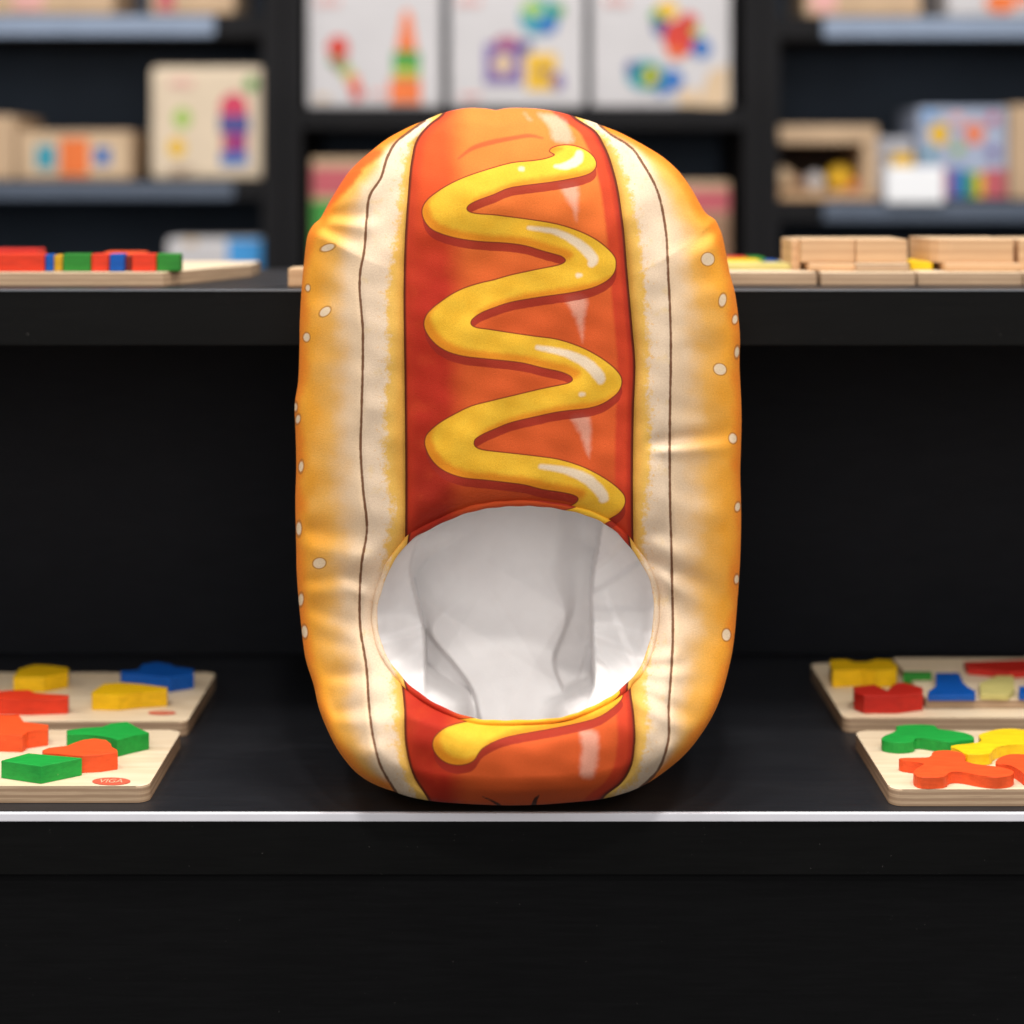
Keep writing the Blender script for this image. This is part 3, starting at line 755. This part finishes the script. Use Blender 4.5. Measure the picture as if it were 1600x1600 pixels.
def front_depth(U, V, dout, dh):
    """Distance from the lens of the front cloth at print position (U, V)."""
    e = np.clip(-dout / (165.0 - 120.0 * sm(V, 1060, 1200)), 0, 1)
    prof = np.sqrt(np.clip(1 - (1 - e) ** 2, 0, 1)) * 0.75 + 0.25 * sm(e, 0, 1)
    h = 0.047 * prof * (1 - 0.60 * sm(V, 1080, 1258))
    fade = sm(-dout, 0, 26)
    sl, sr = SL(V), SR(V)
    mid = (sl + sr) / 2
    x = (U - mid) / ((sr - sl) / 2)
    h += fade * 0.007 * np.clip(1 - x * x, 0, 1)                       # the sausage panel is round across
    for s, wid in ((sl, 9.0), (sr, 9.0)):
        h -= fade * 0.0042 * np.exp(-np.abs(U - s) / wid)              # stitched seams
    for bl, sg in ((BL(V), -1), (BR(V), 1)):
        h += fade * 0.0045 * np.exp(-((U - bl - sg * 6) / 42.0) ** 2)  # stuffed bun sides
        h -= fade * 0.0011 * np.exp(-((U - bl) / 4.0) ** 2)
    # stuffed lip under the opening
    # cloth turns in towards the opening
    h -= (0.010 + 0.006 * sm(V, 1050, 1130)) * np.exp(-(np.clip(dh, 0, None) / 20.0) ** 1.4)
    for (a, b, w, hr, st) in FOLD:
        a, b = np.array(a, float), np.array(b, float)
        d = b - a
        L = np.hypot(*d)
        d /= L
        t = ((U - a[0]) * d[0] + (V - a[1]) * d[1]) / L
        s = (U - a[0]) * -d[1] + (V - a[1]) * d[0]
        if d[0] < 0:
            s = -s
        env = sm(t, -0.25, 0.15) * (1 - sm(t, 0.55, 1.2))
        w2 = 1.2 * w * (0.8 + 0.5 * np.clip(t, 0, 1))
        h += fade * env * 0.001 * (0.95 * hr * np.exp(-(s / w2) ** 2) + 1.25 * st * (s / w2) * np.exp(-0.5 * (s / w2) ** 2))
    h += fade * lumps(U, V)
    return rim_depth(V) - h


def attributes(U, V, dout):
    A = {}
    flat = U.shape
    both = lambda a, b: np.minimum(poly_sdf(a, b, MUST), poly_sdf(a, b, MUST2))
    A['must'] = both(U, V)
    A['must_low'] = both(U - 10, V + 9)
    A['must_shadow'] = both(U - 1, V - 14)
    A['high'] = np.minimum.reduce([stroke_sdf(U, V, s) for s in HIGH])
    A['streak'] = np.minimum.reduce([poly_sdf(U, V, np.array(smooth_closed(s, 3))) for s in STREAK])
    A['arc'] = stroke_sdf(U, V, ARC)
    A['burn'] = np.minimum.reduce([stroke_sdf(U, V, s) for s in BURN])
    A['mark'] = np.minimum.reduce([stroke_sdf(U, V, s) for s in MARK])
    sl, sr = SL(V), SR(V)
    # distances across the (sloping) seam curves
    def across(f):
        g = (f(V + 1.5) - f(V - 1.5)) / 3
        return (U - f(V)) / np.sqrt(1 + g * g)
    A['seam'] = np.minimum(across(SL), -across(SR))
    A['bunline'] = np.minimum(np.abs(across(BL)), np.abs(across(BR)))
    inner = np.where(U < 800, across(BL), -across(BR))            # > 0 between the brown line and the sausage
    A['inner'] = inner
    A['band'] = np.where(U < 800, -across(KL), across(KR))        # > 0 on the cream side of the toasted band
    dl = np.clip(-inner, 0, None)
    A['edge'] = dl / (dl + np.clip(-dout, 0, None) + 6.0)
    A['rim'] = -dout
    sd = np.full(flat, 99.0)
    for (su, sv, a, b, ang) in SEEDS:
        c, s = math.cos(math.radians(ang)), math.sin(math.radians(ang))
        p, q = (U - su) * c + (V - sv) * s, -(U - su) * s + (V - sv) * c
        k = np.sqrt((p / a) ** 2 + (q / b) ** 2)
        sd = np.minimum(sd, (k - 1) * min(a, b))
    A['seed'] = sd
    A['side'] = U - sl
    A['side_right'] = sr - U
    A['left_zone'] = U + 0 * V
    return A


STEP = 2.5
gu, gv = np.arange(452, 1168, STEP), np.arange(160, 1266, STEP)
GU_, GV_ = np.meshgrid(gu, gv)
S_out = poly_sdf(GU_, GV_, OUT)
S_hole = poly_sdf(GU_, GV_, HOLE)


def clip_polys(F3):
    """Polygons of the grid cells where every field in F3 is < 0 (cells are cut along the zero lines)."""
    verts, faces, key = [], [], {}

    def vid(u, v):
        k = (round(u, 3), round(v, 3))
        if k not in key:
            key[k] = len(verts)
            verts.append((u, v))
        return key[k]
    allneg = np.maximum.reduce(F3)
    corner = np.stack([allneg[:-1, :-1], allneg[:-1, 1:], allneg[1:, 1:], allneg[1:, :-1]])
    full = (corner < 0).all(0)
    some = np.ones_like(full)
    for f in F3:
        cf = np.stack([f[:-1, :-1], f[:-1, 1:], f[1:, 1:], f[1:, :-1]])
        some &= (cf < 0).any(0)
    js, is_ = np.nonzero(some)
    for j, i in zip(js.tolist(), is_.tolist()):
        idx = ((j, i), (j, i + 1), (j + 1, i + 1), (j + 1, i))
        poly = [(gu[b], gv[a], [f[a, b] for f in F3]) for a, b in idx]
        if not full[j, i]:
            for q in range(len(F3)):
                out = []
                for s in range(len(poly)):
                    A_, B_ = poly[s], poly[(s + 1) % len(poly)]
                    fa, fb = A_[2][q], B_[2][q]
                    if fa < 0:
                        out.append(A_)
                    if (fa < 0) != (fb < 0):
                        t = fa / (fa - fb)
                        out.append((A_[0] + (B_[0] - A_[0]) * t, A_[1] + (B_[1] - A_[1]) * t, [x + (y - x) * t for x, y in zip(A_[2], B_[2])]))
                poly = out
                if len(poly) < 3:
                    break
        if len(poly) < 3:
            continue
        ids = []
        for u, v, _ in poly:
            k = vid(u, v)
            if k not in ids:
                ids.append(k)
        if len(ids) >= 3:
            faces.append(ids)
    return np.array(verts), faces


def put_attrs(me, A, U, V):
    for k, a in A.items():
        at = me.attributes.new(k, 'FLOAT', 'POINT')
        at.data.foreach_set('value', np.asarray(a, np.float32).ravel())
    at = me.attributes.new('cloth', 'FLOAT_VECTOR', 'POINT')
    at.data.foreach_set('vector', np.stack([U, V, 0 * U], -1).astype(np.float32).ravel() * 0.01)


def cloth_print():
    """The printed plush: every drawn shape is a distance stored on the cloth, coloured here."""
    n = NB('printed_plush')
    vec = n.attr('cloth', 'Vector')
    nz = n.noise(vec, 9.0, 4)
    nzc = n.ma('SUBTRACT', nz, 0.5)
    big = n.noise(vec, 1.5, 3)
    bigc = n.ma('SUBTRACT', big, 0.5)
    rag = n.ma('SUBTRACT', n.noise(vec, 7.0, 5, 0.7), 0.5)
    weave = n.noise(vec, 38.0, 3, 0.7)
    # --- bun
    e = n.ma('ADD', n.attr('edge'), n.ma('MULTIPLY', bigc, 0.55))
    bun = n.mix(n.ramp(e, 0.08, 0.54), lin(238, 208, 172), lin(243, 184, 94))
    bun = n.mix(n.ramp(e, 0.40, 0.84), bun, lin(245, 168, 50))
    bun = n.mix(n.ramp(n.ma('ADD', n.attr('rim'), n.ma('MULTIPLY', bigc, 30)), 20, 2), bun, lin(240, 136, 30))
    inner = n.attr('inner')
    cream = n.mix(n.ramp(n.ma('ADD', n.noise(vec, 4.0, 4), 0), 0.56, 0.72, 0, 0.55), lin(236, 211, 182), lin(234, 202, 146))
    band = n.ma('ADD', n.attr('band'), n.ma('MULTIPLY', rag, 42))
    cream = n.mix(n.ramp(band, 6, -6), cream, lin(236, 188, 92))
    cream = n.mix(n.ramp(n.ma('ADD', n.attr('band'), n.ma('MULTIPLY', rag, 20)), -6, -22, 0, 0.6), cream, lin(230, 168, 66))
    speck = n.ma('MULTIPLY', n.ramp(n.noise(vec, 13, 5, 0.7), 0.55, 0.66, 0, 0.75), n.ma('MULTIPLY', n.ramp(n.attr('band'), 26, 3), n.ramp(n.attr('band'), -6, 3)))
    cream = n.mix(speck, cream, lin(236, 182, 96))
    bun = n.mix(n.ramp(inner, -0.5, 0.5), bun, cream)
    bun = n.mix(n.ramp(n.ma('ADD', n.attr('burn'), n.ma('MULTIPLY', nzc, 8)), 6, -5, 0, 0.95), bun, lin(232, 100, 32))
    lw = n.ma('ADD', n.attr('bunline'), n.ma('MULTIPLY', nzc, 2.2))
    bun = n.mix(n.ramp(lw, 2.8, 1.2, 0, 0.95), bun, lin(104, 64, 36))
    sd = n.attr('seed')
    bun = n.mix(n.ramp(sd, 1.7, 0.4, 0, 0.6), bun, lin(150, 96, 44))
    bun = n.mix(n.ramp(sd, 0.0, -1.4), bun, lin(238, 214, 180))
    # --- sausage
    wob = n.ma('ADD', n.ma('MULTIPLY', bigc, 16), n.ma('MULTIPLY', nzc, 7))
    left = n.ma('ADD', n.attr('left_zone'), wob)
    up = n.n('ShaderNodeSeparateXYZ')
    n.t.links.new(vec, up.inputs[0])
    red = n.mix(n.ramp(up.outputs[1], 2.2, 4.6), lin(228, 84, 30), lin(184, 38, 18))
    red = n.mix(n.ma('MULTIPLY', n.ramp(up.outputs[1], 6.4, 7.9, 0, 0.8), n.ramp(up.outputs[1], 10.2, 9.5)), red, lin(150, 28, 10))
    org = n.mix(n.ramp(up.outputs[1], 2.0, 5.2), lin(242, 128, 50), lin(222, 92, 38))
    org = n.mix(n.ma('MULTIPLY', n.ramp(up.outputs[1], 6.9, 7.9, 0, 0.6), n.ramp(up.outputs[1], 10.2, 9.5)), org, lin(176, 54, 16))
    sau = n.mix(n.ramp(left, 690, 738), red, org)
    sau = n.mix(n.ramp(n.noise(vec, 2.4, 4), 0.45, 0.8, 0, 0.2), sau, lin(232, 98, 40))
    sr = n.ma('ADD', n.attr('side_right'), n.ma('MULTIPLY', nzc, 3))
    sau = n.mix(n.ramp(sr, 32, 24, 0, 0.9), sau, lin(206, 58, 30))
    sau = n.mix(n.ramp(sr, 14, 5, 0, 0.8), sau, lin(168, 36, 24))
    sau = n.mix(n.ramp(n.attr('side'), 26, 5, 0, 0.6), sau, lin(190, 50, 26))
    sau = n.mix(n.ramp(n.attr('arc'), 2.0, -2.0, 0, 0.85), sau, lin(228, 84, 40))
    st = n.ma('ADD', n.attr('streak'), n.ma('MULTIPLY', nzc, 8))
    sau = n.mix(n.ramp(st, 4.0, -8.0, 0, 0.62), sau, lin(242, 190, 168))
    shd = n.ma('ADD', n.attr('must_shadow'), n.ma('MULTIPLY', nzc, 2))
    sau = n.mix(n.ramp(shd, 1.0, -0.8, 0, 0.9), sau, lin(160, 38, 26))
    sau = n.mix(n.ramp(n.ma('ABSOLUTE', n.ma('ADD', n.attr('seam'), 0.0)), 5.5, 2.2, 0, 0.95), sau, lin(86, 30, 18))
    md = n.attr('must')
    sau = n.mix(n.ramp(md, 2.6, 1.0, 0, 0.9), sau, lin(128, 48, 24))
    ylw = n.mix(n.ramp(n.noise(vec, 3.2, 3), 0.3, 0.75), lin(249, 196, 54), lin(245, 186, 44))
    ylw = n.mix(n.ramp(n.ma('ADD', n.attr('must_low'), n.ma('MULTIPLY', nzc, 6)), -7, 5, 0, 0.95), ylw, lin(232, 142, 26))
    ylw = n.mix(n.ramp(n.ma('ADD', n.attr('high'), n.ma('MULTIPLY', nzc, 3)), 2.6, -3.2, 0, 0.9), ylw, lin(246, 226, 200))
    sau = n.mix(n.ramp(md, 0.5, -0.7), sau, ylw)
    sau = n.mix(n.ramp(n.attr('mark'), 0.6, -0.8), sau, lin(60, 22, 14))
    seam = n.attr('seam')
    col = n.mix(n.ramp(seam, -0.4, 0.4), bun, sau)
    col = n.mix(n.ramp(seam, -2.2, -0.3, 0, 0.75), col, lin(110, 62, 30)) if False else col
    col = n.mix(n.ramp(weave, 0.3, 0.75, 0.0, 0.17), col, lin(140, 66, 22))
    # hem lighter where the cloth is rolled over
    n.bump(n.ma('ADD', n.ma('MULTIPLY', weave, 0.8), n.noise(vec, 120, 1)), 0.5, 0.0006)
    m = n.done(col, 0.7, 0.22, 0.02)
    n.b.inputs['Sheen Roughness'].default_value = 0.5
    return m


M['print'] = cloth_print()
cm = NB('lining_cloth')
w1 = cm.noise(cm.obj(), 700, 2)
col = cm.mix(cm.ramp(cm.noise(cm.obj(), 25, 3), 0.35, 0.7), lin(236, 233, 232), lin(228, 224, 223))
cm.bump(cm.ma('ADD', w1, cm.ma('MULTIPLY', cm.noise(cm.obj(), 60, 3), 2.0)), 0.15, 0.0006)
M['lining'] = cm.done(col, 0.8, 0.2)

costume = empty('hot_dog_costume', (0, 1.15, 0.0), 'plush hot dog costume with mustard squiggle and round face opening, standing on shelf', 'plush costume')
seamL, seamR = GU_ - SL(GV_), SR(GV_) - GU_
for nm, fields in (('bun_panel', [S_out, -S_hole, seamL]), ('sausage_panel', [S_out, -S_hole, -seamL, -seamR]), ('bun_panel', [S_out, -S_hole, seamR])):
    P, faces = clip_polys(fields)
    U, V = P[:, 0], P[:, 1]
    do, dh = poly_sdf(U, V, OUT), poly_sdf(U, V, HOLE)
    D = front_depth(U, V, np.minimum(do, 0), dh)
    me = bpy.data.meshes.new(nm)
    me.from_pydata(ray(U, V, D).tolist(), [], [f[::-1] for f in faces])
    put_attrs(me, attributes(U, V, do), U, V)
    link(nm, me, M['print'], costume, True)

# the back of the costume: from the rim round to the rear
N = len(OUT)
ctr = np.array([808.0, 720.0])
rows = []
K = 16
for k in range(K + 1):
    t = k / K
    a = t * math.pi / 2
    shrink = 1 - 0.24 * (1 - math.cos(a)) ** 1.2 - 0.0015
    rim = OUT
    # pull towards the long middle line so that the rounded rectangle keeps its shape
    mv = np.clip(rim[:, 1], 480, 1000)
    c = np.stack([np.full(N, 808.0), mv * 0.85 + 720 * 0.15], 1)
    q = c + (rim - c) * shrink
    D = rim_depth(rim[:, 1]) + (0.070 + 0.045 * sm(rim[:, 1], 330, 620)) * math.sin(a)
    p = ray(q[:, 0], q[:, 1], D)
    p[:, 2] = np.maximum(p[:, 2], 0.0008)
    rows.append(p)
verts = np.concatenate(rows)
faces = [(k * N + i, k * N + (i + 1) % N, (k + 1) * N + (i + 1) % N, (k + 1) * N + i) for k in range(K) for i in range(N)]
verts = np.vstack([verts, rows[-1].mean(0, keepdims=True) + np.array([[0, 0.004, 0]])])
faces += [(K * N + i, K * N + (i + 1) % N, len(verts) - 1) for i in range(N)]
me = bpy.data.meshes.new('back_panel')
me.from_pydata(verts.tolist(), [], faces)
M['bun_back'] = mat_plain('golden_plush', (232, 156, 52), 0.75, 0.2, 0.08, 25, 0.3)
link('back_panel', me, M['bun_back'], costume, True)

# rolled hem round the face opening
Nh = len(HOLE)
nx = np.roll(HOLE, -1, 0) - np.roll(HOLE, 1, 0)
nx /= np.linalg.norm(nx, axis=1, keepdims=True)
orient = np.sign(poly_sdf((HOLE[:, 0] + nx[:, 1] * 3), (HOLE[:, 1] - nx[:, 0] * 3), HOLE).mean())
outw = np.stack([nx[:, 1], -nx[:, 0]], 1) * orient
hemC = HOLE + outw * 3.0
hd = front_depth(hemC[:, 0], hemC[:, 1], poly_sdf(hemC[:, 0], hemC[:, 1], OUT), poly_sdf(hemC[:, 0], hemC[:, 1], HOLE))
R = 12
hv, hu = [], []
for k in range(R):
    a = 2 * math.pi * k / R
    wv = 1 + 0.10 * np.sin(np.arange(Nh) * 0.9)
    q = hemC + outw * (4.8 * math.cos(a) * wv)[:, None]
    hv.append(ray(q[:, 0], q[:, 1], hd - 0.0010 - 0.0019 * math.sin(a)))
    qq = HOLE + outw * (9 + 7 * math.cos(a))
    hu.append(qq)
hv = np.concatenate(hv)
hu = np.concatenate(hu)
faces = [(k * Nh + i, k * Nh + (i + 1) % Nh, ((k + 1) % R) * Nh + (i + 1) % Nh, ((k + 1) % R) * Nh + i) for k in range(R) for i in range(Nh)]
me = bpy.data.meshes.new('opening_hem')
me.from_pydata(hv.tolist(), [], faces)
A = attributes(hu[:, 0], hu[:, 1], poly_sdf(hu[:, 0], hu[:, 1], OUT))
put_attrs(me, A, hu[:, 0], hu[:, 1])
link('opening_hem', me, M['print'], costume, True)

# white lining seen through the opening: folds, a bulging back wall, side flaps
lu, lv = np.arange(566, 1046, 2.5), np.arange(770, 1150, 2.5)
LU, LV = np.meshgrid(lu, lv)
dh = poly_sdf(LU, LV, HOLE)
L1 = curve_u([(690, 770), (680, 819), (659, 839), (643, 877), (651, 934), (662, 979), (664.5, 1031), (665, 1074), (660, 1150)])
L2 = curve_u([(640, 770), (643, 877), (651, 934), (663, 979), (683, 1007), (712, 1041), (736, 1076), (748, 1117), (752, 1150)])
R1 = curve_u([(925, 770), (916, 815), (905, 884), (899, 943), (878, 996), (866, 1031), (869, 1050), (882, 1081), (890, 1110), (896, 1150)])
R2 = curve_u([(948, 770), (935, 844), (924, 917), (925, 984), (927, 1040), (928, 1067), (914, 1110), (905, 1150)])
R3 = curve_u([(946, 770), (934, 844), (923, 950), (922, 985), (909, 1038), (898, 1080), (889, 1110), (884, 1150)])
eL1, eL2, eR1, eR2, eR3 = LU - L1(LV), LU - L2(LV), LU - R1(LV), LU - R2(LV), LU - R3(LV)
inn = np.clip(-dh, 0, None)
ang = np.arctan2(LV - 958, LU - 806)
cx = (LU - 785) / 150.0
back = 1.186 + 0.014 * cx ** 2 - 0.012 * sm(LV, 800, 1000) - 0.030 * sm(LV, 1000, 1150)
back += 0.0016 * np.sin(LU * 0.035 + LV * 0.02) + 0.0028 * np.sin(LU * 0.018 - LV * 0.034 + 1) * sm(LV, 850, 980)
for (ku, kv, ph, am) in ((0.021, 0.013, 0.4, 0.0030), (-0.016, 0.026, 1.9, 0.0026), (0.034, -0.021, 2.7, 0.0013)):
    back += am * (np.abs(np.sin(LU * ku + LV * kv + ph)) - 0.6) * sm(LV, 800, 960)     # sharp little creases of thin cloth
wl = 7 + 120 * (1 - sm(LV, 880, 1000))
wr = 7 + 44 * (1 - sm(LV, 880, 990))
rl = 1 - np.clip((eL2 + 3) / wl, 0, 1)
rr = np.clip((eR1 + wr - 3) / wr, 0, 1)
back += (0.010 + 0.005 * sm(LV, 930, 1010)) * rl ** 1.5 + (0.010 + 0.005 * sm(LV, 930, 1010)) * rr * rr * (3 - 2 * rr)
back -= 0.006 * sm(eR3, -3, 3) * (1 - sm(eR2, -3, 3)) * sm(LV, 960, 1060)
hemD = front_depth(LU, LV, poly_sdf(LU, LV, OUT), np.clip(dh, 0, None)) + 0.0035
hemD = np.where(inn > 0, rim_depth(LV) - 0.040 + 0.004 * sm(LV, 1000, 1127), hemD)
# the cloth starts at the stitching (nearest rim depth) and runs back into the bag
q0 = HOLE[((LU[..., None] - HOLE[None, None, ::6, 0]) ** 2 + (LV[..., None] - HOLE[None, None, ::6, 1]) ** 2).argmin(-1) * 6]
qo = poly_sdf(q0[..., 0], q0[..., 1], OUT)
rimD = front_depth(q0[..., 0], q0[..., 1], qo, 0 * qo) + 0.0022
for _ in range(6):
    rimD[1:-1, 1:-1] = (rimD[1:-1, 1:-1] * 2 + rimD[:-2, 1:-1] + rimD[2:, 1:-1] + rimD[1:-1, :-2] + rimD[1:-1, 2:]) / 6
flap = rimD + 0.058 * (1 - np.exp(-inn / 62.0)) + 0.0012 * np.sin(LV * 0.05 + LU * 0.03) * sm(inn, 4, 30)
kr = LU - (955 + (LV - 950) * 0.42)
flap += 0.0035 * sm(kr, -7, 7) * sm(LV, 880, 980) * sm(inn, 0, 20)
flap -= 0.0010 * np.sin(ang * 52) * np.exp(-(inn / 9.0) ** 2) * np.exp(-((np.abs(ang) - math.pi) / 0.45) ** 2)
floor_ = rimD + 0.0021 * inn + 0.0010 * np.sin(LU * 0.045) * sm(inn, 4, 20)
k = 0.007
t = np.clip(0.5 + 0.5 * (floor_ - back) / k, 0, 1)
low = floor_ * (1 - t) + back * t - k * t * (1 - t)
wtop = np.maximum(np.exp(-((ang + math.pi / 2) / 0.95) ** 6), np.exp(-((ang - 1.62) / 0.52) ** 6))
D = low * (1 - wtop) + back * wtop
left = 1 - sm(eL1, -3, 3)
right = sm(eR2, -3, 3)
D = D * (1 - left) + np.minimum(flap, D) * left
D = D * (1 - right) + np.minimum(flap, D) * right
hemD = rimD
out_w = sm(dh, 0, 10)
D = np.where(dh > 0, np.maximum(D, hemD + 0.0015 + 0.00025 * dh), D)
close_ = sm(dh, 1, 14) * wtop                        # floor and ceiling of the bag, hidden behind the hem
D = D * (1 - close_) + (hemD + 0.003) * close_
P = ray(LU, LV, D).reshape(-1, 3)
ny, nx_ = LU.shape
keep = dh < 16
faces = []
for j in range(ny - 1):
    for i in range(nx_ - 1):
        if keep[j, i] and keep[j, i + 1] and keep[j + 1, i] and keep[j + 1, i + 1]:
            faces.append((j * nx_ + i, (j + 1) * nx_ + i, (j + 1) * nx_ + i + 1, j * nx_ + i + 1))
used = sorted({a for f in faces for a in f})
mp = {a: i for i, a in enumerate(used)}
me = bpy.data.meshes.new('lining')
me.from_pydata(P[used].tolist(), [], [tuple(mp[a] for a in f) for f in faces])
link('lining', me, M['lining'], costume, True)

# ------------------------------------------------------------------ light: ceiling lamps of the shop, plus added fill lights


def lamp(name, loc, target, size, power, col=(1, 0.96, 0.91), spread=180):
    l = bpy.data.lights.new(name, 'AREA')
    l.shape = 'DISK'
    l.size = size
    l.energy = power
    l.color = col
    l.spread = math.radians(spread)
    o = bpy.data.objects.new(name, l)
    C.objects.link(o)
    o.location = loc
    o.rotation_euler = (Vector(target) - Vector(loc)).to_track_quat('-Z', 'Y').to_euler()
    return o


lamp('ceiling_spot', (0.10, 1.02, 2.1), (0, 1.2, 0), 0.22, 15)
lamp('ceiling_spot', (-0.75, 0.75, 1.95), (0, 1.2, 0.2), 0.30, 13)
lamp('ceiling_spot', (0.8, 0.70, 1.95), (0, 1.2, 0.2), 0.30, 12)
lamp('ceiling_spot', (0.12, -0.25, 2.05), (0, 1.2, 0.15), 0.16, 16)
lamp('fill_light', (0, -0.7, 0.85), (0, 1.2, 0.05), 1.3, 14, (1, 0.96, 0.92))  # added soft front fill, standing in for the shop's ambient light
lamp('fill_light', (-1.7, 0.75, 1.5), (0, 1.15, 0.2), 0.7, 10, (1, 0.95, 0.9))  # added side fill to brighten the costume's edges
lamp('fill_light', (1.7, 0.75, 1.5), (0, 1.15, 0.2), 0.7, 9, (1, 0.95, 0.9))  # second added fill, for the opposite edge
lamp('aisle_spot', (0, 1.5, 2.3), (0, 2.7, 0.4), 0.7, 16, (0.95, 0.97, 1))

w = bpy.data.worlds.new('World')
sc.world = w
w.use_nodes = True
bg = w.node_tree.nodes['Background']
bg.inputs[0].default_value = (0.95, 0.97, 1.0, 1)
bg.inputs[1].default_value = 0.30

sc.view_settings.view_transform = 'Standard'
sc.view_settings.look = 'None'
sc.view_settings.exposure = 0.0
sc.view_settings.gamma = 1.0
sc.view_settings.use_curve_mapping = False
sc.cycles.max_bounces = 8
